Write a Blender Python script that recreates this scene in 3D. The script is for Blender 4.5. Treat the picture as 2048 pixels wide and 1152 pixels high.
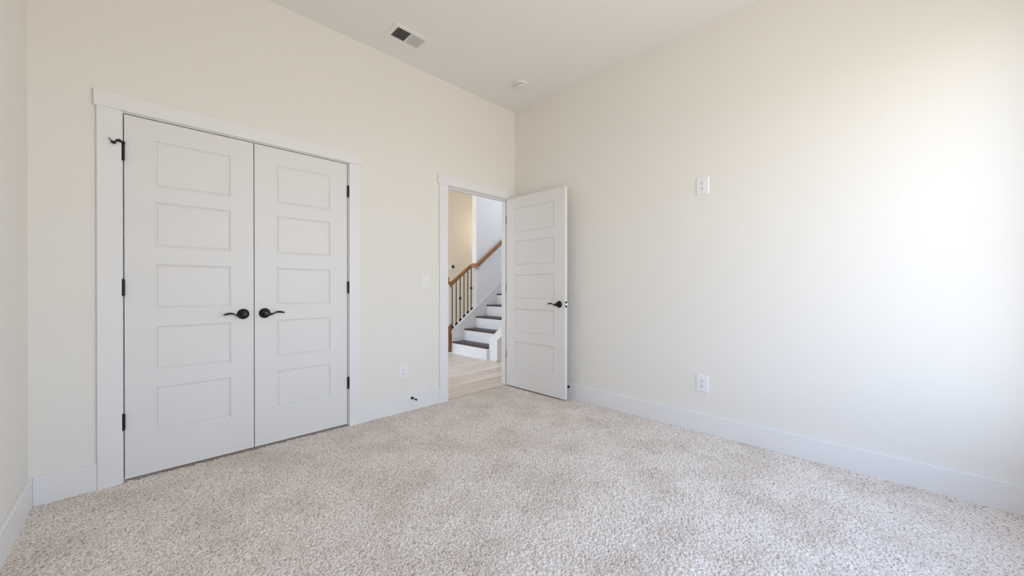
import bpy, bmesh, math, random
import numpy as np
from mathutils import Vector, Matrix

for o in list(bpy.data.objects):
    bpy.data.objects.remove(o, do_unlink=True)
scene = bpy.context.scene
COL = scene.collection
random.seed(7)
PI = math.pi

# ------------------------------------------------------------------ room sizes
# origin = floor corner of closet wall (y=0) and right wall (x=0); room is x<0, y<0
H = 3.022            # bedroom ceiling
XL = -3.374          # left wall
YN = -3.62           # wall with the window, behind the camera
WT = 0.115           # partition thickness
HH = 5.2             # stair hall height

# ------------------------------------------------------------------ camera
FPX, YAW, PITCH = 750.76, 0.793468, -0.0023333
cam_d = bpy.data.cameras.new('camera')
cam_d.sensor_width = 36.0
cam_d.lens = 36.0 * FPX / 2048.0
cam_d.clip_start = 0.02
cam = bpy.data.objects.new('camera', cam_d)
COL.objects.link(cam)
cam.location = (-2.97277, -2.97426, 1.076)
fwd = Vector((math.cos(YAW) * math.cos(PITCH), math.sin(YAW) * math.cos(PITCH), math.sin(PITCH)))
cam.rotation_euler = fwd.to_track_quat('-Z', 'Y').to_euler()
scene.camera = cam

# ------------------------------------------------------------------ exposure
vs = scene.view_settings
vs.view_transform = 'Standard'
vs.look = 'None'
vs.gamma = 1.0
vs.use_curve_mapping = False
vs.exposure = 0.0
scene.cycles.max_bounces = 16
scene.cycles.diffuse_bounces = 10
scene.cycles.sample_clamp_indirect = 8.0

# ------------------------------------------------------------------ world: bright hazy sky over sunlit ground
SKY_STRENGTH = 4.85
w = bpy.data.worlds.new('sky')
scene.world = w
w.use_nodes = True
nt = w.node_tree
nt.nodes.clear()
tc = nt.nodes.new('ShaderNodeTexCoord')
sep = nt.nodes.new('ShaderNodeSeparateXYZ')
mr = nt.nodes.new('ShaderNodeMapRange')
mr.inputs['From Min'].default_value = -1.0
mr.inputs['From Max'].default_value = 1.0
rmp = nt.nodes.new('ShaderNodeValToRGB')
cr = rmp.color_ramp
cr.elements[0].position = 0.0
cr.elements[0].color = (0.66, 0.62, 0.55, 1)
cr.elements[1].position = 1.0
cr.elements[1].color = (0.36, 0.56, 1.0, 1)
for pos, c in ((0.47, (0.72, 0.68, 0.61, 1)), (0.50, (0.92, 0.97, 1.03, 1)), (0.66, (0.63, 0.81, 1.10, 1))):
    e = cr.elements.new(pos)
    e.color = c
bg = nt.nodes.new('ShaderNodeBackground')
bg.inputs['Strength'].default_value = SKY_STRENGTH
wo = nt.nodes.new('ShaderNodeOutputWorld')
nt.links.new(tc.outputs['Generated'], sep.inputs[0])
nt.links.new(sep.outputs['Z'], mr.inputs['Value'])
nt.links.new(mr.outputs['Result'], rmp.inputs['Fac'])
nt.links.new(rmp.outputs['Color'], bg.inputs['Color'])
nt.links.new(bg.outputs[0], wo.inputs['Surface'])

# window openings (x or y range, z range)
WIN = (-2.55, -0.26, 0.45, 2.40)           # bedroom window in the near wall: x0,x1,z0,z1
HWIN = (0.4, 3.3, 0.05, 3.6)              # tall hall window in the wall at x=-4: y0,y1,z0,z1
SWIN = (2.0, 3.8, 2.7, 4.6)                # stair window in the wall above the bedroom side: x0,x1,z0,z1

def portal(name, loc, rot, sx, sy):
    """sky portal: adds no light, only guides sampling of the sky through a window"""
    l = bpy.data.lights.new(name, 'AREA')
    l.shape = 'RECTANGLE'
    l.size, l.size_y = sx, sy
    l.cycles.is_portal = True
    o = bpy.data.objects.new(name, l)
    COL.objects.link(o)
    o.location = loc
    o.rotation_euler = rot
    return o

portal('window_portal', ((WIN[0] + WIN[1]) / 2, YN - 0.10, (WIN[2] + WIN[3]) / 2), (PI / 2, 0, 0), WIN[1] - WIN[0], WIN[3] - WIN[2])
portal('hall_portal', (-3.95, (HWIN[0] + HWIN[1]) / 2, (HWIN[2] + HWIN[3]) / 2), (PI / 2, 0, -PI / 2), HWIN[1] - HWIN[0], HWIN[3] - HWIN[2])

portal('stair_portal', ((SWIN[0] + SWIN[1]) / 2, 0.02, (SWIN[2] + SWIN[3]) / 2), (PI / 2, 0, 0), SWIN[1] - SWIN[0], SWIN[3] - SWIN[2])

# warm recessed lamp in the hall behind the stair wall
hl = bpy.data.lights.new('hall_lamp', 'POINT')
hl.energy = 8.0
hl.color = (1.0, 0.78, 0.50)
hl.shadow_soft_size = 0.06
hlo = bpy.data.objects.new('hall_lamp', hl)
COL.objects.link(hlo)
hlo.location = (2.45, 2.95, 2.35)

# ------------------------------------------------------------------ materials
def new_mat(name):
    m = bpy.data.materials.new(name)
    m.use_nodes = True
    return m, m.node_tree, m.node_tree.nodes['Principled BSDF']

def simple(name, col, rough=0.5, metal=0.0, bump=None, spec=None):
    m, t, b = new_mat(name)
    b.inputs['Base Color'].default_value = (*col, 1)
    b.inputs['Roughness'].default_value = rough
    b.inputs['Metallic'].default_value = metal
    if spec is not None:
        b.inputs['Specular IOR Level'].default_value = spec
    if bump:
        tcn = t.nodes.new('ShaderNodeTexCoord')
        n = t.nodes.new('ShaderNodeTexNoise')
        n.inputs['Scale'].default_value = bump[0]
        n.inputs['Detail'].default_value = 3
        bp = t.nodes.new('ShaderNodeBump')
        bp.inputs['Strength'].default_value = bump[1]
        bp.inputs['Distance'].default_value = bump[2]
        t.links.new(tcn.outputs['Object'], n.inputs['Vector'])
        t.links.new(n.outputs['Fac'], bp.inputs['Height'])
        t.links.new(bp.outputs[0], b.inputs['Normal'])
    return m

M_WALL = simple('cream_wall_paint', (0.83, 0.805, 0.757), 0.75, bump=(350, 0.05, 0.001), spec=0.25)
M_STAIRWALL = simple('white_stairwell_paint', (0.84, 0.835, 0.82), 0.7, spec=0.25)
M_CEIL = simple('ceiling_paint', (0.83, 0.815, 0.79), 0.9, bump=(220, 0.08, 0.001), spec=0.1)
M_TRIM = simple('white_trim_paint', (0.83, 0.825, 0.82), 0.38, spec=0.4)
M_DOOR = simple('white_door_paint', (0.79, 0.78, 0.768), 0.42, spec=0.35)
M_PLAST = simple('white_plastic', (0.85, 0.85, 0.85), 0.35)
M_PLAST2 = simple('white_detector_plastic', (0.78, 0.77, 0.75), 0.45)
M_SLOT = simple('dark_slot', (0.05, 0.045, 0.04), 0.6)
M_DARK = simple('dark_duct', (0.02, 0.018, 0.016), 0.8)
M_BRONZE = simple('oil_rubbed_bronze', (0.0075, 0.0038, 0.003), 0.30, 0.3)
M_BLACK = simple('black_hinge_metal', (0.005, 0.0045, 0.0045), 0.45, 0.2)
M_IRON = simple('black_iron', (0.010, 0.006, 0.006), 0.5, 0.2)
M_RUBBER = simple('black_rubber', (0.012, 0.012, 0.012), 0.8)
M_STEEL = simple('satin_nickel', (0.62, 0.63, 0.64), 0.3, 1.0)
M_SCREEN = simple('thermostat_screen', (0.035, 0.028, 0.012), 0.25)
M_VENT = simple('white_vent_metal', (0.80, 0.79, 0.77), 0.45)
M_GROUND = simple('concrete', (0.5, 0.48, 0.44), 0.9)

def wood(name, c1, c2, scale, rough, axis=0, dist=4.0):
    m, t, b = new_mat(name)
    tcn = t.nodes.new('ShaderNodeTexCoord')
    mp = t.nodes.new('ShaderNodeMapping')
    s = [scale * 9] * 3
    s[axis] = scale
    mp.inputs['Scale'].default_value = s
    n = t.nodes.new('ShaderNodeTexNoise')
    n.inputs['Scale'].default_value = 1.0
    n.inputs['Detail'].default_value = 6
    n.inputs['Distortion'].default_value = dist * 0.2
    r = t.nodes.new('ShaderNodeValToRGB')
    r.color_ramp.elements[0].position = 0.35
    r.color_ramp.elements[0].color = (*c1, 1)
    r.color_ramp.elements[1].position = 0.68
    r.color_ramp.elements[1].color = (*c2, 1)
    t.links.new(tcn.outputs['Object'], mp.inputs['Vector'])
    t.links.new(mp.outputs[0], n.inputs['Vector'])
    t.links.new(n.outputs['Fac'], r.inputs['Fac'])
    t.links.new(r.outputs['Color'], b.inputs['Base Color'])
    b.inputs['Roughness'].default_value = rough
    return m

M_RAIL = wood('stained_oak_rail', (0.20, 0.078, 0.022), (0.42, 0.185, 0.062), 6.0, 0.4)
M_POST = wood('stained_oak_post', (0.16, 0.060, 0.018), (0.36, 0.150, 0.050), 6.0, 0.4, axis=2)
M_TREAD = wood('dark_tread_wood', (0.030, 0.014, 0.010), (0.100, 0.054, 0.042), 7.0, 0.45, axis=1)

def laminate():
    m, t, b = new_mat('pale_oak_laminate')
    tcn = t.nodes.new('ShaderNodeTexCoord')
    br = t.nodes.new('ShaderNodeTexBrick')
    br.offset = 0.37
    br.inputs['Scale'].default_value = 1.0
    br.inputs['Brick Width'].default_value = 1.22
    br.inputs['Row Height'].default_value = 0.18
    br.inputs['Mortar Size'].default_value = 0.0018
    br.inputs['Mortar Smooth'].default_value = 0.2
    br.inputs['Color1'].default_value = (0.0, 0.0, 0.0, 1)
    br.inputs['Color2'].default_value = (1.0, 1.0, 1.0, 1)
    br.inputs['Mortar'].default_value = (0.2, 0.2, 0.2, 1)
    t.links.new(tcn.outputs['Object'], br.inputs['Vector'])
    r1 = t.nodes.new('ShaderNodeValToRGB')
    r1.color_ramp.elements[0].color = (0.75, 0.65, 0.56, 1)
    r1.color_ramp.elements[1].color = (0.92, 0.84, 0.77, 1)
    t.links.new(br.outputs['Color'], r1.inputs['Fac'])
    mp = t.nodes.new('ShaderNodeMapping')
    mp.inputs['Scale'].default_value = (1.1, 17, 1)
    n = t.nodes.new('ShaderNodeTexNoise')
    n.inputs['Scale'].default_value = 1.0
    n.inputs['Detail'].default_value = 6
    n.inputs['Distortion'].default_value = 0.8
    t.links.new(tcn.outputs['Object'], mp.inputs['Vector'])
    t.links.new(mp.outputs[0], n.inputs['Vector'])
    r2 = t.nodes.new('ShaderNodeValToRGB')
    r2.color_ramp.elements[0].position = 0.3
    r2.color_ramp.elements[0].color = (0.80, 0.755, 0.72, 1)
    r2.color_ramp.elements[1].position = 0.65
    r2.color_ramp.elements[1].color = (1, 1, 1, 1)
    t.links.new(n.outputs['Fac'], r2.inputs['Fac'])
    mx = t.nodes.new('ShaderNodeMix')
    mx.data_type = 'RGBA'
    mx.blend_type = 'MULTIPLY'
    mx.inputs[0].default_value = 1.0
    t.links.new(r1.outputs['Color'], mx.inputs[6])
    t.links.new(r2.outputs['Color'], mx.inputs[7])
    mo = t.nodes.new('ShaderNodeMix')
    mo.data_type = 'RGBA'
    mo.inputs[7].default_value = (0.25, 0.19, 0.14, 1)
    t.links.new(br.outputs['Fac'], mo.inputs[0])
    t.links.new(mx.outputs[2], mo.inputs[6])
    t.links.new(mo.outputs[2], b.inputs['Base Color'])
    b.inputs['Roughness'].default_value = 0.42
    return m

M_LAM = laminate()

def carpet():
    m, t, b = new_mat('beige_cut_pile_carpet')
    tcn = t.nodes.new('ShaderNodeTexCoord')
    def noise(scale, detail, rough=0.5, dist=0.0):
        n = t.nodes.new('ShaderNodeTexNoise')
        n.inputs['Scale'].default_value = scale
        n.inputs['Detail'].default_value = detail
        n.inputs['Roughness'].default_value = rough
        n.inputs['Distortion'].default_value = dist
        t.links.new(tcn.outputs['Object'], n.inputs['Vector'])
        return n
    fine = noise(150, 2, 0.6, 0.6)
    r = t.nodes.new('ShaderNodeValToRGB')
    e = r.color_ramp.elements
    e[0].position = 0.33
    e[0].color = (0.31, 0.240, 0.190, 1)
    e[1].position = 0.60
    e[1].color = (0.90, 0.830, 0.762, 1)
    k = e.new(0.45)
    k.color = (0.77, 0.690, 0.612, 1)
    t.links.new(fine.outputs['Fac'], r.inputs['Fac'])
    # trodden, differently lying pile: broad faint patches
    big = noise(3.2, 3, 0.55)
    r2 = t.nodes.new('ShaderNodeValToRGB')
    r2.color_ramp.elements[0].position = 0.36
    r2.color_ramp.elements[0].color = (0.88, 0.855, 0.83, 1)
    r2.color_ramp.elements[1].position = 0.56
    r2.color_ramp.elements[1].color = (1, 1, 1, 1)
    t.links.new(big.outputs['Fac'], r2.inputs['Fac'])
    mx = t.nodes.new('ShaderNodeMix')
    mx.data_type = 'RGBA'
    mx.blend_type = 'MULTIPLY'
    mx.inputs[0].default_value = 1.0
    t.links.new(r.outputs['Color'], mx.inputs[6])
    t.links.new(r2.outputs['Color'], mx.inputs[7])
    t.links.new(mx.outputs[2], b.inputs['Base Color'])
    b.inputs['Roughness'].default_value = 1.0
    b.inputs['Specular IOR Level'].default_value = 0.05
    return m

M_CARPET = carpet()

# ------------------------------------------------------------------ mesh helpers
class MB:
    """collects shapes and links them as ONE mesh object"""
    def __init__(self):
        self.bm = bmesh.new()
    def box(self, x0, x1, y0, y1, z0, z1, bevel=0.0, seg=2):
        t = bmesh.new()
        bmesh.ops.create_cube(t, size=1.0)
        for v in t.verts:
            v.co = Vector(((x0 + x1) / 2 + v.co.x * (x1 - x0), (y0 + y1) / 2 + v.co.y * (y1 - y0), (z0 + z1) / 2 + v.co.z * (z1 - z0)))
        if bevel > 0:
            bmesh.ops.bevel(t, geom=list(t.edges), offset=bevel, segments=seg, affect='EDGES', profile=0.5)
        self._merge(t)
        return self
    def _merge(self, t, mat=None):
        if mat is not None:
            t.transform(mat)
        me = bpy.data.meshes.new('tmp')
        t.to_mesh(me)
        t.free()
        self.bm.from_mesh(me)
        bpy.data.meshes.remove(me)
    def prism(self, pts, axis, a, b):
        """polygon pts (2D) extruded along axis from a to b; axis 'y' -> pts are (x,z), 'x' -> (y,z), 'z' -> (x,y)"""
        def mk(p, d):
            return {'y': (p[0], d, p[1]), 'x': (d, p[0], p[1]), 'z': (p[0], p[1], d)}[axis]
        t = bmesh.new()
        A = [t.verts.new(mk(p, a)) for p in pts]
        B = [t.verts.new(mk(p, b)) for p in pts]
        t.faces.new(A)
        t.faces.new(B[::-1])
        n = len(pts)
        for i in range(n):
            t.faces.new((A[i], B[i], B[(i + 1) % n], A[(i + 1) % n]))
        bmesh.ops.recalc_face_normals(t, faces=list(t.faces))
        self._merge(t)
        return self
    def lathe(self, prof, seg=28, mat=None):
        """prof: (radius, height) pairs round local z"""
        t = bmesh.new()
        rings = []
        for r, z in prof:
            if r < 1e-6:
                rings.append([t.verts.new((0, 0, z))])
            else:
                rings.append([t.verts.new((r * math.cos(2 * PI * i / seg), r * math.sin(2 * PI * i / seg), z)) for i in range(seg)])
        for a, b in zip(rings[:-1], rings[1:]):
            for i in range(seg):
                j = (i + 1) % seg
                if len(a) == 1 and len(b) == 1:
                    continue
                if len(a) == 1:
                    t.faces.new((a[0], b[j], b[i]))
                elif len(b) == 1:
                    t.faces.new((a[i], a[j], b[0]))
                else:
                    t.faces.new((a[i], a[j], b[j], b[i]))
        bmesh.ops.recalc_face_normals(t, faces=list(t.faces))
        self._merge(t, mat)
        return self
    def tube(self, pts, radii, seg=14, up=(0, 0, 1)):
        """swept ellipse; radii: (r_side, r_up) per point"""
        t = bmesh.new()
        P = [Vector(p) for p in pts]
        U0 = Vector(up)
        rings = []
        for i, p in enumerate(P):
            d = (P[min(i + 1, len(P) - 1)] - P[max(i - 1, 0)]).normalized()
            s = d.cross(U0)
            if s.length < 1e-6:
                s = d.orthogonal()
            s.normalize()
            u = s.cross(d).normalized()
            ra, rb = radii[i]
            rings.append([t.verts.new(p + s * ra * math.cos(2 * PI * k / seg) + u * rb * math.sin(2 * PI * k / seg)) for k in range(seg)])
        for a, b in zip(rings[:-1], rings[1:]):
            for k in range(seg):
                t.faces.new((a[k], a[(k + 1) % seg], b[(k + 1) % seg], b[k]))
        t.faces.new(rings[0])
        t.faces.new(rings[-1][::-1])
        bmesh.ops.recalc_face_normals(t, faces=list(t.faces))
        self._merge(t)
        return self
    def sweep_rect(self, pts, wdt, hgt):
        """rounded rail section swept through points, section upright"""
        t = bmesh.new()
        P = [Vector(p) for p in pts]
        sec = []
        w2, h2 = wdt / 2, hgt / 2
        for (cx, cy, a0) in ((w2 * .55, h2 * .5, 0), (-w2 * .55, h2 * .5, 90), (-w2 * .7, -h2 * .75, 180), (w2 * .7, -h2 * .75, 270)):
            rx, ry = w2 - abs(cx), h2 - abs(cy)
            for k in range(5):
                an = math.radians(a0 + 22.5 * k)
                sec.append((cx + rx * math.cos(an), cy + ry * math.sin(an)))
        rings = []
        for i, p in enumerate(P):
            d = (P[min(i + 1, len(P) - 1)] - P[max(i - 1, 0)])
            d.z = 0
            d.normalize()
            s = d.cross(Vector((0, 0, 1)))
            rings.append([t.verts.new(p + s * a + Vector((0, 0, b))) for a, b in sec])
        n = len(sec)
        for a, b in zip(rings[:-1], rings[1:]):
            for k in range(n):
                t.faces.new((a[k], a[(k + 1) % n], b[(k + 1) % n], b[k]))
        t.faces.new(rings[0])
        t.faces.new(rings[-1][::-1])
        bmesh.ops.recalc_face_normals(t, faces=list(t.faces))
        self._merge(t)
        return self
    def build(self, name, mat, parent=None, smooth=False):
        me = bpy.data.meshes.new(name)
        self.bm.to_mesh(me)
        self.bm.free()
        me.materials.append(mat)
        o = bpy.data.objects.new(name, me)
        COL.objects.link(o)
        if parent is not None:
            o.parent = parent
        if smooth:
            for p in me.polygons:
                p.use_smooth = True
            me.set_sharp_from_angle(angle=math.radians(40))
        return o

ROT_OUT = Matrix.Rotation(PI / 2, 4, 'X')    # local +z -> -y (out of a wall facing the room)

def thing(name, label, cat, loc=(0, 0, 0), rotz=0.0, group=None):
    o = bpy.data.objects.new(name, None)
    o.empty_display_size = 0.05
    COL.objects.link(o)
    o.location = loc
    o.rotation_euler = (0, 0, rotz)
    return tag(o, label, cat, group)

def tag(o, label, cat, group=None):
    o['label'] = label
    o['category'] = cat
    if group:
        o['group'] = group
    return o

def struct(o, label, cat):
    o['kind'] = 'structure'
    return tag(o, label, cat)

def copy_tree(o, parent=None):
    c = o.copy()
    COL.objects.link(c)
    if parent is not None:
        c.parent = parent
    for ch in list(o.children):
        copy_tree(ch, c)
    return c

# ================================================================== SETTING
CX0, CX1 = -3.049, -1.834        # closet jamb faces
DX0, DX1 = -0.905, -0.096        # doorway jamb faces
HEAD = 2.036                     # underside of head jambs
JT = 0.018                       # jamb board thickness

# floor: carpeted slab with a real pile height field
def carpet_floor():
    nx, ny = 1130, 1210
    xs = np.linspace(XL, 0.0, nx)
    ys = np.linspace(YN, 0.0, ny)
    rng = np.random.default_rng(3)
    def value_noise(step):
        gx, gy = int((0 - XL) / step) + 3, int((0 - YN) / step) + 3
        g = rng.random((gy, gx))
        fx, fy = (xs - XL) / step, (ys - YN) / step
        ix, iy = fx.astype(int), fy.astype(int)
        tx, ty = fx - ix, fy - iy
        tx = tx * tx * (3 - 2 * tx)
        ty = ty * ty * (3 - 2 * ty)
        a = g[np.ix_(iy, ix)] * (1 - tx) + g[np.ix_(iy, ix + 1)] * tx
        b = g[np.ix_(iy + 1, ix)] * (1 - tx) + g[np.ix_(iy + 1, ix + 1)] * tx
        return a * (1 - ty)[:, None] + b * ty[:, None]
    z = 0.0085 * (value_noise(0.0064) - 0.5) + 0.004 * (rng.random((ny, nx)) - 0.5) + 0.003 * (value_noise(0.10) - 0.5) - 0.003
    X, Y = np.meshgrid(xs, ys)
    co = np.stack([X, Y, z], -1).reshape(-1, 3)
    idx = np.arange(nx * ny).reshape(ny, nx)
    q = np.stack([idx[:-1, :-1], idx[:-1, 1:], idx[1:, 1:], idx[1:, :-1]], -1).reshape(-1, 4)
    base = len(co)
    box = np.array([[XL, YN, -.1], [0, YN, -.1], [0, 0, -.1], [XL, 0, -.1]])
    co = np.vstack([co, box])
    q = np.vstack([q, [[base, base + 3, base + 2, base + 1]]])
    me = bpy.data.meshes.new('floor')
    me.vertices.add(len(co))
    me.vertices.foreach_set('co', co.ravel())
    me.loops.add(q.size)
    me.loops.foreach_set('vertex_index', q.ravel())
    me.polygons.add(len(q))
    me.polygons.foreach_set('loop_start', np.arange(0, q.size, 4))
    me.polygons.foreach_set('loop_total', np.full(len(q), 4))
    me.update(calc_edges=True)
    me.materials.append(M_CARPET)
    o = bpy.data.objects.new('floor', me)
    COL.objects.link(o)
    return o

struct(carpet_floor(), 'speckled beige cut pile carpet covering the bedroom floor', 'carpet floor')

m = MB().box(-4.0, 4.0, 0.0, 3.6, -0.1, 0.0)
struct(m.build('floor', M_LAM), 'pale oak plank floor of the hall seen through the doorway', 'wood floor')

m = MB().box(XL - 0.1, 0.1, YN - 0.14, 0.0, H, H + 0.1)
struct(m.build('ceiling', M_CEIL), 'flat off white bedroom ceiling above the closet', 'ceiling')
m = MB().box(-4.1, 4.1, 0.0, 3.6, HH, HH + 0.1)
struct(m.build('ceiling', M_CEIL), 'high ceiling of the stair hall beyond the doorway', 'ceiling')

# closet wall with closet and doorway openings
m = MB()
m.box(XL - 0.1, CX0 - JT, 0, WT, 0, HH)
m.box(CX1 + JT, DX0 - JT, 0, WT, 0, HH)
m.box(CX0 - JT, CX1 + JT, 0, WT, HEAD + JT, HH)
m.box(DX0 - JT, DX1 + JT, 0, WT, HEAD + JT, HH)
m.box(DX1 + JT, SWIN[0], 0, WT, 0, HH)
m.box(SWIN[0], SWIN[1], 0, WT, 0, SWIN[2])
m.box(SWIN[0], SWIN[1], 0, WT, SWIN[3], HH)
m.box(SWIN[1], 4.1, 0, WT, 0, HH)
m.box(-4.1, XL - 0.1, 0, WT, 0, HH)
struct(m.build('wall_far', M_WALL), 'cream wall holding the white closet doors and the doorway', 'wall')

struct(MB().box(0.0, 0.1, YN - 0.14, 0.0, -0.1, H).build('wall_right', M_WALL),
       'long cream wall on the right with two outlets', 'wall')
struct(MB().box(XL - 0.1, XL, YN - 0.14, 0.0, -0.1, H).build('wall_left', M_WALL),
       'narrow strip of cream wall left of the closet', 'wall')
m = MB()
m.box(XL, WIN[0], YN - 0.14, YN, -0.1, H)
m.box(WIN[1], 0.0, YN - 0.14, YN, -0.1, H)
m.box(WIN[0], WIN[1], YN - 0.14, YN, -0.1, WIN[2])
m.box(WIN[0], WIN[1], YN - 0.14, YN, WIN[3], H)
struct(m.build('wall_near', M_WALL), 'cream window wall behind the viewpoint', 'wall')

# window in the near wall
m = MB()
x0, x1, z0, z1 = WIN
fy0, fy1 = YN - 0.11, YN - 0.06
for a in ((x0, x0 + .045, z0, z1), (x1 - .045, x1, z0, z1), (x0, x1, z0, z0 + .045), (x0, x1, z1 - .045, z1), (x0, x1, (z0 + z1) / 2 - .02, (z0 + z1) / 2 + .02)):
    m.box(a[0], a[1], fy0, fy1, a[2], a[3], 0.003)
wf = struct(m.build('window_1', M_TRIM), 'white framed window in the wall behind the viewpoint', 'window')
m = MB()
m.box(x0 - .10, x0 + .004, YN, YN + .018, z0 - .02, z1)
m.box(x1 - .004, x1 + .10, YN, YN + .018, z0 - .02, z1)
m.box(x0 - .11, x1 + .11, YN, YN + .022, z1, z1 + .10)
m.build('casing', M_TRIM, wf)
m = MB().box(x0 - .12, x1 + .12, YN - .06, YN + .05, z0 - .035, z0 - .003, 0.004)
m.build('sill', M_TRIM, wf)

# closet interior
m = MB()
m.box(-3.45, -1.45, 0.72, 0.76, 0, 2.5)
m.box(-3.45, -3.41, WT, 0.72, 0, 2.5)
m.box(-1.49, -1.45, WT, 0.72, 0, 2.5)
m.box(-3.45, -1.45, WT, 0.76, 2.46, 2.5)
struct(m.build('wall_closet', M_WALL), 'inside walls of the closet behind the double doors', 'wall')

# hall and stairwell shell
SY0, SY1 = 2.061, 2.181        # stair side wall
WX = 1.124                     # where the full height stair wall starts
struct(MB().box(-4.1, 4.1, 3.5, 3.6, -0.1, HH).build('wall_hall', M_WALL),
       'cream far wall of the hall with the thermostat', 'wall')
struct(MB().box(WX, 4.0, SY0, SY1, 0, HH).build('wall_stair', M_STAIRWALL),
       'white full height wall beside the stairs carrying the rail', 'wall')
struct(MB().box(4.0, 4.1, WT, 3.5, -0.1, HH).build('wall_end', M_WALL), 'end wall of the stair hall', 'wall')
m = MB()
y0, y1, z0, z1 = HWIN
m.box(-4.1, -4.0, WT, y0, -0.1, HH)
m.box(-4.1, -4.0, y1, 3.5, -0.1, HH)
m.box(-4.1, -4.0, y0, y1, -0.1, z0)
m.box(-4.1, -4.0, y0, y1, z1, HH)
struct(m.build('wall_entry', M_WALL), 'window wall at the far end of the hall', 'wall')
m = MB()
for a in ((y0, y0 + .05, z0, z1), (y1 - .05, y1, z0, z1), (y0, y1, z0, z0 + .05), (y0, y1, z1 - .05, z1), (y0, y1, 2.3, 2.38), ((y0 + y1) / 2 - .03, (y0 + y1) / 2 + .03, z0, z1)):
    m.box(-4.08, -4.02, a[0], a[1], a[2], a[3])
struct(m.build('window_2', M_TRIM), 'tall white framed hall window out of sight', 'window')

# sloped knee walls of the stair: left one carries the balusters
SL = 0.745
def capz(x):
    return 0.362 + SL * (x - 0.613)
m = MB().prism([(0.613, 0), (WX, 0), (WX, capz(WX) - .02), (0.613, capz(0.613) - .02)], 'y', SY0, SY1)
struct(m.build('wall_stair_knee', M_TRIM), 'sloped white knee wall below the black balusters', 'wall')
m = MB().prism([(0.60, capz(0.60) - .022), (WX, capz(WX) - .022), (WX, capz(WX)), (0.60, capz(0.60))], 'y', SY0 - .012, SY1 + .012)
m.prism([(WX, capz(WX) - .022), (3.6, capz(3.6) - .022), (3.6, capz(3.6)), (WX, capz(WX))], 'y', SY0 - .012, SY0)
struct(m.build('trim_3', M_TRIM), 'sloped white cap board running up beside the treads', 'trim')
KX0, KY0, KY1 = 0.672, 1.035, 1.212
m = MB().prism([(KX0, 0), (4.0, 0), (4.0, 0.305 + .70 * (4 - KX0)), (KX0, 0.305)], 'y', KY0, KY1)
struct(m.build('wall_stair_right', M_TRIM), 'low white knee wall with sloped top at the right of the stairs', 'wall')

# baseboards
BH, BT = 0.1376, 0.015
def baseboard(name, label, x0, x1, y0, y1):
    struct(MB().box(x0, x1, y0, y1, -0.01, BH, 0.003, 2).build(name, M_TRIM), label, 'baseboard')
baseboard('baseboard_far', 'short white baseboard left of the closet casing', XL + BT, -3.1465, -BT, 0)
baseboard('baseboard_far', 'white baseboard between the closet and the doorway', -1.7425, -1.0025, -BT, 0)
baseboard('baseboard_right', 'long white baseboard along the right wall', -BT, 0, YN, -0.019)
baseboard('baseboard_left', 'white baseboard along the left wall', XL, XL + BT, YN, 0)
baseboard('baseboard_near', 'white baseboard along the window wall', XL + BT, -BT, YN, YN + BT)
baseboard('baseboard_hall', 'white baseboard along the far wall of the hall', -4.0, 4.0, 3.485, 3.5)
m = MB().box(0.606, 0.621, KY1, SY0 - .001, 0, 0.018, 0.002).box(KX0 - .012, KX0, KY0 - .012, KY1 + .004, 0, 0.018, 0.002).box(KX0 - .012, 3.8, KY0 - .012, KY0, 0, 0.018, 0.002)
m.box(0.610, KX0, KY1 - .012, KY1 + .001, 0, 0.018)
struct(m.build('trim_4', M_TRIM), 'thin white shoe moulding at the foot of the stairs', 'trim')

# casings
def casing(name, label, jx0, jx1, lw, rw, lo, ro, ht):
    rev = 0.005
    m = MB()
    cz = HEAD + rev
    m.box(jx0 - rev - lw, jx0 - rev, -0.018, 0, -0.01, cz, 0.0015, 1)
    m.box(jx1 + rev, jx1 + rev + rw, -0.018, 0, -0.01, cz, 0.0015, 1)
    m.box(jx0 - rev - lw - lo, jx1 + rev + rw + ro, -0.023, 0, cz, cz + ht, 0.0015, 1)
    root = struct(m.build(name, M_TRIM), label, 'casing')
    j = MB()
    j.box(jx0 - JT, jx0, 0, WT, -0.01, HEAD)
    j.box(jx1, jx1 + JT, 0, WT, -0.01, HEAD)
    j.box(jx0 - JT, jx1 + JT, 0, WT, HEAD, HEAD + JT)
    j.build('jamb', M_TRIM, root)
    s = MB()
    s.box(jx0, jx0 + .011, .041, .076, 0, HEAD - .011)
    s.box(jx1 - .011, jx1, .041, .076, 0, HEAD - .011)
    s.box(jx0, jx1, .041, .076, HEAD - .011, HEAD)
    s.build('stop', M_TRIM, root)
    return root
casing('trim_1', 'wide flat white casing around the double closet doors', CX0, CX1, 0.092, 0.0865, 0.010, 0.009, 0.086)
dc = casing('trim_2', 'flat white casing around the open doorway', DX0, DX1, 0.0925, 0.0905, 0.018, 0.0, 0.088)
# closet doors close against a stop that is only needed at the head; drop its side pieces from view depth
m = MB().box(DX0, DX1, -0.002, 0.014, -0.02, 0.003)
M_STRIP = simple('beige_transition_strip', (0.55, 0.47, 0.39), 0.5)
struct(m.build('trim_5', M_STRIP), 'thin beige strip where the carpet meets the hall planks', 'trim')

# ================================================================== DOORS
PROWS = [(1.915, 1.653), (1.565, 1.305), (1.208, 0.950), (0.850, 0.595), (0.498, 0.239)]

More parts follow.
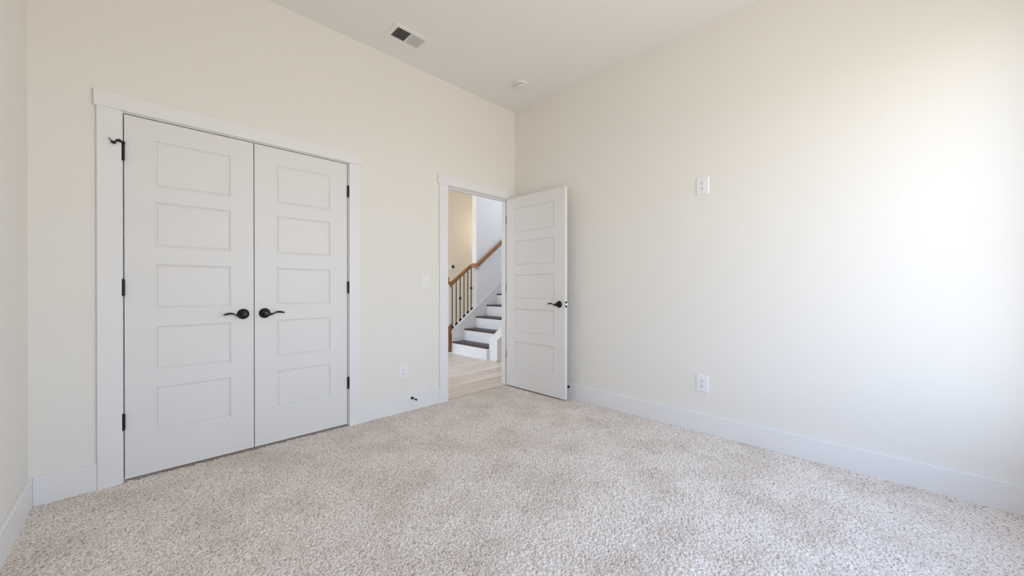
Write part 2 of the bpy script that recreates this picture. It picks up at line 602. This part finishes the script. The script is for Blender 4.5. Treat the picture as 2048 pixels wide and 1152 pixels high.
def door_leaf_bm(w, z0, z1, t, px0, px1, rows):
    """moulded five panel slab; local x 0..w, front at y=0, back at y=t, raised field panels on both faces"""
    bm = bmesh.new()
    def face_side(yf, sgn):
        # sgn -1: face looks to -y, depth goes +y
        def V(x, z, d):
            return bm.verts.new((x, yf - sgn * d, z))
        def quad(x0, x1, za, zb):
            bm.faces.new((V(x0, za, 0), V(x1, za, 0), V(x1, zb, 0), V(x0, zb, 0)))
        quad(0, px0, z0, z1)
        quad(px1, w, z0, z1)
        zt = z1
        for (a, b) in rows:
            quad(px0, px1, a, zt)
            zt = b
        quad(px0, px1, z0, zt)
        for (a, b) in rows:
            prof = [(0, 0), (.0022, .0050), (.0095, .0088), (.0120, .0088), (.0140, .0040), (.0175, .0030)]
            loops = []
            for ins, d in prof:
                loops.append([V(px0 + ins, b + ins, d), V(px1 - ins, b + ins, d), V(px1 - ins, a - ins, d), V(px0 + ins, a - ins, d)])
            for A, B in zip(loops[:-1], loops[1:]):
                for k in range(4):
                    bm.faces.new((A[k], A[(k + 1) % 4], B[(k + 1) % 4], B[k]))
            bm.faces.new(loops[-1])
    face_side(0.0, -1)
    face_side(t, 1)
    e = [bm.verts.new(p) for p in ((0, 0, z0), (w, 0, z0), (w, t, z0), (0, t, z0), (0, 0, z1), (w, 0, z1), (w, t, z1), (0, t, z1))]
    for f in ((0, 1, 2, 3), (4, 5, 6, 7), (0, 3, 7, 4), (1, 2, 6, 5)):
        bm.faces.new([e[i] for i in f])
    bmesh.ops.remove_doubles(bm, verts=list(bm.verts), dist=0.0002)
    bmesh.ops.recalc_face_normals(bm, faces=list(bm.faces))
    return bm

def lever_handle(parent, x, z, direction, y=0.0, out=-1):
    """oval-domed rosette with a wave lever; out=-1 sticks out to local -y"""
    root = bpy.data.objects.new('door_handle', None)
    root.empty_display_size = .03
    COL.objects.link(root)
    root.parent = parent
    root.location = (x, y, z)
    root.scale = (1, 1, 1)
    s = -out
    R = Matrix.Rotation(PI / 2 * (1 if out < 0 else -1), 4, 'X')
    ro = MB().lathe([(0.0, 0), (.0325, 0), (.0335, .003), (.0325, .007), (.028, .0115), (.020, .0150), (.0125, .0170), (.0125, .038), (.0145, .042), (.0145, .056), (.011, .060), (0, .061)], 36, R)
    ro.build('rosette', M_BRONZE, root, True)
    n = 22
    pts, rad = [], []
    for i in range(n):
        u = i / (n - 1)
        px = direction * (0.002 + 0.106 * u)
        pz = -0.0075 * math.sin(PI * min(1, u * 1.9)) * (1 - u) + 0.0078 * math.sin(PI * max(0, (u - .36) / .64)) - 0.0005
        pz += 0.002 * max(0, u - .7)
        py = out * (0.049 - 0.006 * math.sin(PI * u))
        pts.append((px, py, pz))
        if u < .45:
            rb = .0125 * (1 - u / .45) ** 1.3 + .0040
        else:
            rb = .0040 + .0030 * math.sin(PI * min(1, (u - .45) / .60))
        if u > .95:
            rb *= .75
        rad.append((.0058 if u < .9 else .0045, rb))
    MB().tube(pts, rad, 14).build('lever', M_BRONZE, root, True)
    return root

def hinge(parent, x, y, z, leaf=None, stop=False):
    """knuckle barrel with ball tips; leaf = (x0,x1,y0,y1) of the visible jamb leaf"""
    r = .0074
    prof = [(0, -.047), (.004, -.0465), (.005, -.044), (r, -.0435)]
    for k in range(5):
        a = -.0435 + .0174 * k
        prof += [(r, a + .0006), (r, a + .0166), (r * .86, a + .0170), (r * .86, a + .0174)]
    prof += [(.005, .0437), (.004, .0462), (0, .047)]
    h = MB().lathe(prof, 16, Matrix.Translation((0, 0, 0)))
    o = h.build('hinge', M_BLACK, parent, True)
    o.location = (x, y, z)
    if leaf:
        MB().box(*leaf, -.044, .044, .001, 1).build('hinge_leaf', M_BLACK, o)
    return o

def closet_door(name, label, x0, x1, px0, px1, knob_x, direction, hinge_x):
    bm = door_leaf_bm(x1 - x0, 0.013, 2.030, .035, px0 - x0, px1 - x0, PROWS)
    me = bpy.data.meshes.new(name)
    bm.to_mesh(me)
    bm.free()
    me.materials.append(M_DOOR)
    o = bpy.data.objects.new(name, me)
    COL.objects.link(o)
    o.location = (x0, 0.003, 0)
    struct(o, label, 'door')
    lever_handle(o, knob_x - x0, 0.901, direction)
    hs = []
    for z in (1.818, 1.074, 0.333):
        hs.append(hinge(o, hinge_x - x0, -0.0085, z))
    return o, hs

d1, hs1 = closet_door('door_1', 'left leaf of the white double closet doors, five panels, lever pointing left',
                      -3.0445, -2.4475, -2.924, -2.570, -2.505, -1, -3.049)
d2, hs2 = closet_door('door_2', 'right leaf of the white double closet doors, five panels, lever pointing right',
                      -2.4425, -1.8395, -2.317, -1.965, -2.386, 1, -1.835)
# hinge pin stop on the top left hinge
st = MB()
st.box(-.012, .009, -.012, .010, .043, .056, .002, 1)
st.tube([(0, -.008, .050), (-.014, -.016, .056), (-.026, -.020, .053)], [(.006, .006), (.0065, .0085), (.004, .004)], 10)
st.tube([(-.018, -.018, .050), (-.034, -.026, .041)], [(.003, .003), (.003, .003)], 8)
so = st.build('hinge_stop', M_BRONZE, hs1[0], True)
st = MB()
st.tube([(-.026, -.024, .0385), (-.030, -.026, .037), (-.038, -.030, .037), (-.043, -.032, .040)], [(.004, .005), (.007, .0085), (.007, .0080), (.003, .004)], 12)
st.tube([(-.039, -.031, .040), (-.052, -.034, .056)], [(.0028, .0028), (.0022, .0022)], 8)
st.build('stop_bumper', M_RUBBER, hs1[0], True)

# open bedroom door, swung back along the right wall
DW = 0.795
bm = door_leaf_bm(DW, 0.013, 2.030, .035, 0.116, 0.663, PROWS)
me = bpy.data.meshes.new('door_3')
bm.to_mesh(me)
bm.free()
me.materials.append(M_DOOR)
d3 = bpy.data.objects.new('door_3', me)
COL.objects.link(d3)
d3.location = (-0.138, -0.009, 0)
d3.rotation_euler = (0, 0, -PI / 2)
struct(d3, 'white five panel bedroom door standing open against the right wall', 'door')
lever_handle(d3, 0.729, 0.912, -1)
lever_handle(d3, 0.729, 0.912, -1, y=.035, out=1)
for z in (1.818, 1.074, 0.333):
    hinge(d3, 0.003, .0425, z, leaf=(-.0515, -.010, -.0022, -.0006))
lp = MB().box(DW - .0005, DW + .0012, .005, .030, .884, .941, .0008, 1).build('latch_plate', M_BLACK, d3)
MB().prism([(DW, .009), (DW + .011, .021), (DW + .011, .025), (DW, .025)], 'z', .904, .921).build('latch_bolt', M_STEEL, lp)
d3['label'] = 'white five panel bedroom door standing open against the right wall'

# ================================================================== SMALL WALL AND CEILING FITTINGS
def plate(w, h, t):
    """bevelled cover plate, back at y=0, front at y=-t"""
    bm = MB()
    a = bmesh.new()
    L = []
    for ins, d in ((0, 0), (0, t * .45), (.0035, t * .9), (.006, t)):
        L.append([a.verts.new((sx * (w / 2 - ins), -d, sz * (h / 2 - ins))) for sx, sz in ((-1, -1), (1, -1), (1, 1), (-1, 1))])
    for A, B in zip(L[:-1], L[1:]):
        for k in range(4):
            a.faces.new((A[k], A[(k + 1) % 4], B[(k + 1) % 4], B[k]))
    a.faces.new(L[-1])
    a.faces.new(L[0][::-1])
    bmesh.ops.recalc_face_normals(a, faces=list(a.faces))
    bm._merge(a)
    return bm

def wall_outlet(loc, rotz, label):
    r = thing('wall_outlet', label, 'outlet', loc, rotz, 'duplex wall outlets')
    plate(.0865, .126, .0065).build('cover_plate', M_PLAST, r)
    for s in (1, -1):
        zc = s * .0195
        # receptacle face: circle cut flat at top and bottom
        pts = []
        for k in range(40):
            an = 2 * PI * k / 40
            pts.append((.0172 * math.cos(an), zc + max(-.0142, min(.0142, .0172 * math.sin(an)))))
        f = MB().prism(pts, 'y', -.0088, -.004).build('receptacle', M_PLAST, r)
        sl = MB()
        sl.box(-.0078, -.0053, -.0094, -.0086, zc + .000, zc + .0090)
        sl.box(.0053, .0075, -.0094, -.0086, zc + .0010, zc + .0082)
        c = []
        for k in range(16):
            an = 2 * PI * k / 16
            c.append((.0030 * math.cos(an), zc - .0075 + .0030 * math.sin(an)))
        sl.prism(c, 'y', -.0094, -.0086)
        sl.build('slots', M_SLOT, f)
    MB().lathe([(0, 0), (.0028, 0), (.0026, .0012), (0, .0016)], 12, Matrix.Translation((0, -.006, 0)) @ ROT_OUT).build('screw', M_PLAST, r)
    return r

wall_outlet((-1.3675, 0, 0.341), 0, 'white duplex outlet low on the closet wall above the baseboard')
wall_outlet((0, -1.976, 1.829), -PI / 2, 'white duplex outlet high on the right wall at television height')
wall_outlet((0, -1.976, 0.358), -PI / 2, 'white duplex outlet low on the right wall near the baseboard')

sw = thing('light_switch', 'white rocker light switch on the wall left of the doorway', 'switch', (-1.1505, 0, 1.123))
plate(.080, .123, .0062).build('switch_plate', M_PLAST, sw)
MB().box(-.0175, .0175, -.0072, -.004, -.0345, .0345, .001, 1).build('rocker_frame', M_PLAST, sw)
MB().prism([(-.0075, -.0315), (-.0115, -.031), (-.0088, 0), (-.0078, .0315), (-.006, .0315)], 'x', -.0150, .0150).build('rocker', M_PLAST, sw)
for s in (1, -1):
    MB().lathe([(0, 0), (.0026, 0), (.0024, .001), (0, .0014)], 12, Matrix.Translation((0, -.0058, s * .0485)) @ ROT_OUT).build('screw', M_PLAST, sw)

def door_stop(loc, rotz, label):
    r = thing('door_stop', label, 'door stop', loc, rotz, 'baseboard door stops')
    MB().lathe([(0, 0), (.0125, 0), (.0125, .003), (.010, .006), (.0055, .009), (0, .009)], 20, ROT_OUT).build('flange', M_BLACK, r, True)
    MB().lathe([(0, .006), (.0042, .006), (.0042, .064), (0, .064)], 14, ROT_OUT).build('rod', M_BLACK, r, True)
    MB().lathe([(0, .060), (.0070, .060), (.0078, .064), (.0078, .074), (.006, .078), (0, .079)], 16, ROT_OUT).build('rubber_tip', M_RUBBER, r, True)
    return r
door_stop((-1.290, -BT, 0.104), 0, 'black rod door stop screwed to the baseboard below the closet wall outlet')
door_stop((-BT, -0.755, 0.105), -PI / 2, 'black rod door stop on the baseboard behind the open door')

# smoke detector
sd = thing('smoke_detector', 'round white smoke detector on the ceiling near the room corner', 'smoke detector', (-0.405, -0.480, H))
FLIP = Matrix.Rotation(PI, 4, 'X')
MB().lathe([(0, 0), (.068, 0), (.069, .003), (.069, .016), (.066, .022), (.058, .027), (.050, .029), (0, .029)], 48, FLIP).build('base', M_PLAST2, sd, True)
MB().lathe([(0, .028), (.047, .028), (.047, .0345), (0, .0345)], 40, FLIP).build('sensor_slot', M_SLOT, sd, True)
m = MB()
m.lathe([(0, .034), (.050, .034), (.051, .037), (.049, .043), (.040, .047), (.020, .0485), (0, .0485)], 48, FLIP)
for k in range(6):
    an = 2 * PI * k / 6 + .3
    rib = Matrix.Rotation(an, 4, 'Z')
    t = bmesh.new()
    bmesh.ops.create_cube(t, size=1)
    for v in t.verts:
        v.co = Vector((.048 + v.co.x * .005, v.co.y * .007, -.0315 + v.co.z * .007))
    m._merge(t, rib)
m.build('cap', M_PLAST2, sd, True)
MB().lathe([(0, .0480), (.0085, .0480), (.0085, .0495), (0, .0500)], 20, Matrix.Translation((.022, 0, 0)) @ FLIP).build('test_button', M_PLAST2, sd, True)

# ceiling supply register
cv = thing('ceiling_vent', 'white rectangular ceiling air vent with two louver banks', 'air vent', (-1.498, -0.318, H))
FW, FD = .300, .192
OW, OD = .226, .126
a = bmesh.new()
L = []
for wd, dp, d in ((FW, FD, 0), (FW, FD, .0025), (FW - .016, FD - .016, .0075), (OW + .006, OD + .006, .0085), (OW, OD, .0065), (OW, OD, 0)):
    L.append([a.verts.new((sx * wd / 2, sy * dp / 2, -d)) for sx, sy in ((-1, -1), (1, -1), (1, 1), (-1, 1))])
for A, B in zip(L[:-1], L[1:]):
    for k in range(4):
        a.faces.new((A[k], A[(k + 1) % 4], B[(k + 1) % 4], B[k]))
bmesh.ops.recalc_face_normals(a, faces=list(a.faces))
fm = MB()
fm._merge(a)
fm.box(-.003, .003, -OD / 2, OD / 2, -.0085, -.001)
fm.build('frame', M_VENT, cv)
MB().box(-OW / 2 - .004, OW / 2 + .004, -OD / 2 - .004, OD / 2 + .004, -.0012, -.0004).build('duct_opening', M_DARK, cv)
for bank, tilt in ((-1, 1), (1, -1)):
    for k in range(9):
        cx = bank * (.009 + .0122 * k)
        t = bmesh.new()
        bmesh.ops.create_cube(t, size=1)
        for v in t.verts:
            v.co = Vector((v.co.x * .0011, v.co.y * (OD - .002), v.co.z * .0100))
        m = MB()
        m._merge(t, Matrix.Translation((cx, 0, -.0050)) @ Matrix.Rotation(math.radians(38) * tilt, 4, 'Y'))
        m.build('louver', M_VENT, cv)
MB().box(.121, .133, .010, .013, -.020, -.0078, .001, 1).build('damper_lever', M_VENT, cv)

# ================================================================== HALL: STAIRS, RAILING, THERMOSTAT
RISE, RUN, NX0 = 0.1915, 0.2445, 0.613
sc_ = thing('staircase', 'staircase with dark wood treads and white risers beyond the doorway', 'stairs', (NX0, (KY1 + SY0) / 2, 0))
for k in range(11):
    zt = RISE * (k + 1)
    xn = RUN * k
    yw = (SY0 - KY1) / 2
    t = MB().box(xn, xn + RUN + .03, -yw + .001, yw - .001, zt - .024, zt, .007, 3)
    t.build('tread', M_TREAD, sc_, True)
    r = MB().box(xn + .008, xn + .066, -yw + .001, yw - .001, zt - RISE + (0 if k else .0005), zt - .024)
    r.build('riser', M_TRIM, sc_)

rl = thing('stair_railing', 'oak handrail on black iron balusters rising beside the stairs', 'railing', (0.613, 2.121, 0))
RX, RY = 0.613, 2.121
def railz(x):
    return 1.108 + 0.765 * (x - 0.613)
path = [(x - RX, 0, railz(x)) for x in np.linspace(0.590, 1.030, 8)]
zb = railz(1.030)
path += [(1.048 - RX, -.012, zb + .012), (1.062 - RX, -.035, zb + .020), (1.074 - RX, -.070, zb + .022), (1.084 - RX, -.098, zb + .022), (1.098 - RX, -.114, zb + .027), (1.118 - RX, -.120, zb + .040)]
x1_ = 1.118
z1_ = zb + .040
path += [(x - RX, -.120, z1_ + .775 * (x - x1_)) for x in np.linspace(1.14, 3.4, 12)]
MB().sweep_rect(path, .058, .066).build('handrail', M_RAIL, rl, True)
balx = [0.660, 0.741, 0.822, 0.902, 0.981, 1.058]
for i, bx in enumerate(balx):
    zl, zh = capz(bx), railz(min(bx, 1.03)) - .02
    t = MB().box(bx - RX - .006, bx - RX + .006, -.006, .006, zl - .002, zh, .0015, 1)
    b = t.build('baluster', M_IRON, rl)
    sh = MB()
    dz = SL * .016
    a = bmesh.new()
    lo = [a.verts.new((bx - RX + sx * .016, sy * .016, zl + sx * dz)) for sx, sy in ((-1, -1), (1, -1), (1, 1), (-1, 1))]
    mi = [a.verts.new((bx - RX + sx * .016, sy * .016, zl + .020 + sx * dz)) for sx, sy in ((-1, -1), (1, -1), (1, 1), (-1, 1))]
    hi = [a.verts.new((bx - RX + sx * .008, sy * .008, zl + .036 + sx * dz * .5)) for sx, sy in ((-1, -1), (1, -1), (1, 1), (-1, 1))]
    for A, B in ((lo, mi), (mi, hi)):
        for k in range(4):
            a.faces.new((A[k], A[(k + 1) % 4], B[(k + 1) % 4], B[k]))
    a.faces.new(hi)
    a.faces.new(lo[::-1])
    sh._merge(a)
    sh.build('baluster_shoe', M_IRON, b)
    if i in (2, 5):
        zc = (zl + zh + .02) / 2 - .002
        kn = MB().lathe([(.007, -.034), (.010, -.026), (.013, -.020), (.013, -.016), (.020, -.006), (.022, 0), (.020, .006), (.013, .016), (.013, .020), (.010, .026), (.007, .034)], 4,
                        Matrix.Translation((bx - RX, 0, zc)) @ Matrix.Rotation(PI / 4, 4, 'Z'))
        kn.build('knuckle', M_IRON, b)
# newel post at the foot
N0, N1 = 0.492 - RX, 0.609 - RX
ny0, ny1 = -.058, .062
nw = MB()
nw.prism([(N0, 0.02), (N1, 0.02), (N1, .478), (N0 + .03, .425), (N0, .405)], 'y', ny0, ny1)
npo = nw.build('newel_post', M_POST, rl)
MB().box(N0 - .004, N1 + .003, ny0 - .004, ny1 + .004, 0, .024, .002, 1).build('newel_plinth', M_TRIM, npo)
MB().box(N0 + .02, N1 - .032, ny0 + .012, ny1 - .012, .40, 1.12).box(N0 + .012, N1 - .024, ny0 + .004, ny1 - .004, .985, 1.005, .003).box(N0 + .012, N1 - .024, ny0 + .004, ny1 - .004, .880, .893, .003).build('newel_shaft', M_TRIM, npo)
MB().box(N0 + .004, N1 - .016, ny0 - .004, ny1 + .004, 1.12, 1.165, .004).box(N0 + .020, N1 - .034, ny0 + .014, ny1 - .014, 1.165, 1.235, .006).build('newel_cap', M_POST, npo)
# wall bracket
bk = MB()
bx = 1.135 - RX
bz = z1_ + .775 * (1.135 - x1_)
bk.lathe([(0, 0), (.030, 0), (.030, .004), (.024, .008), (0, .009)], 20, Matrix.Translation((bx, SY0 - RY, bz - .075)) @ ROT_OUT)
bk.tube([(bx, SY0 - RY - .005, bz - .075), (bx, SY0 - RY - .045, bz - .075), (bx, -.118, bz - .060), (bx, -.120, bz - .032)], [(.007, .007)] * 4, 10)
bk.box(bx - .03, bx + .03, -.135, -.105, bz - .036, bz - .031)
bk.build('rail_bracket', M_STEEL, rl, True)

th = thing('thermostat', 'small white thermostat with dark screen on the hall wall', 'thermostat', (1.640, 3.5, 1.488))
MB().box(-.068, .068, -.022, 0, -.052, .058, .006, 3).build('housing', M_PLAST, th)
MB().box(-.026, .044, -.0235, -.0215, -.018, .046).build('screen', M_SCREEN, th)
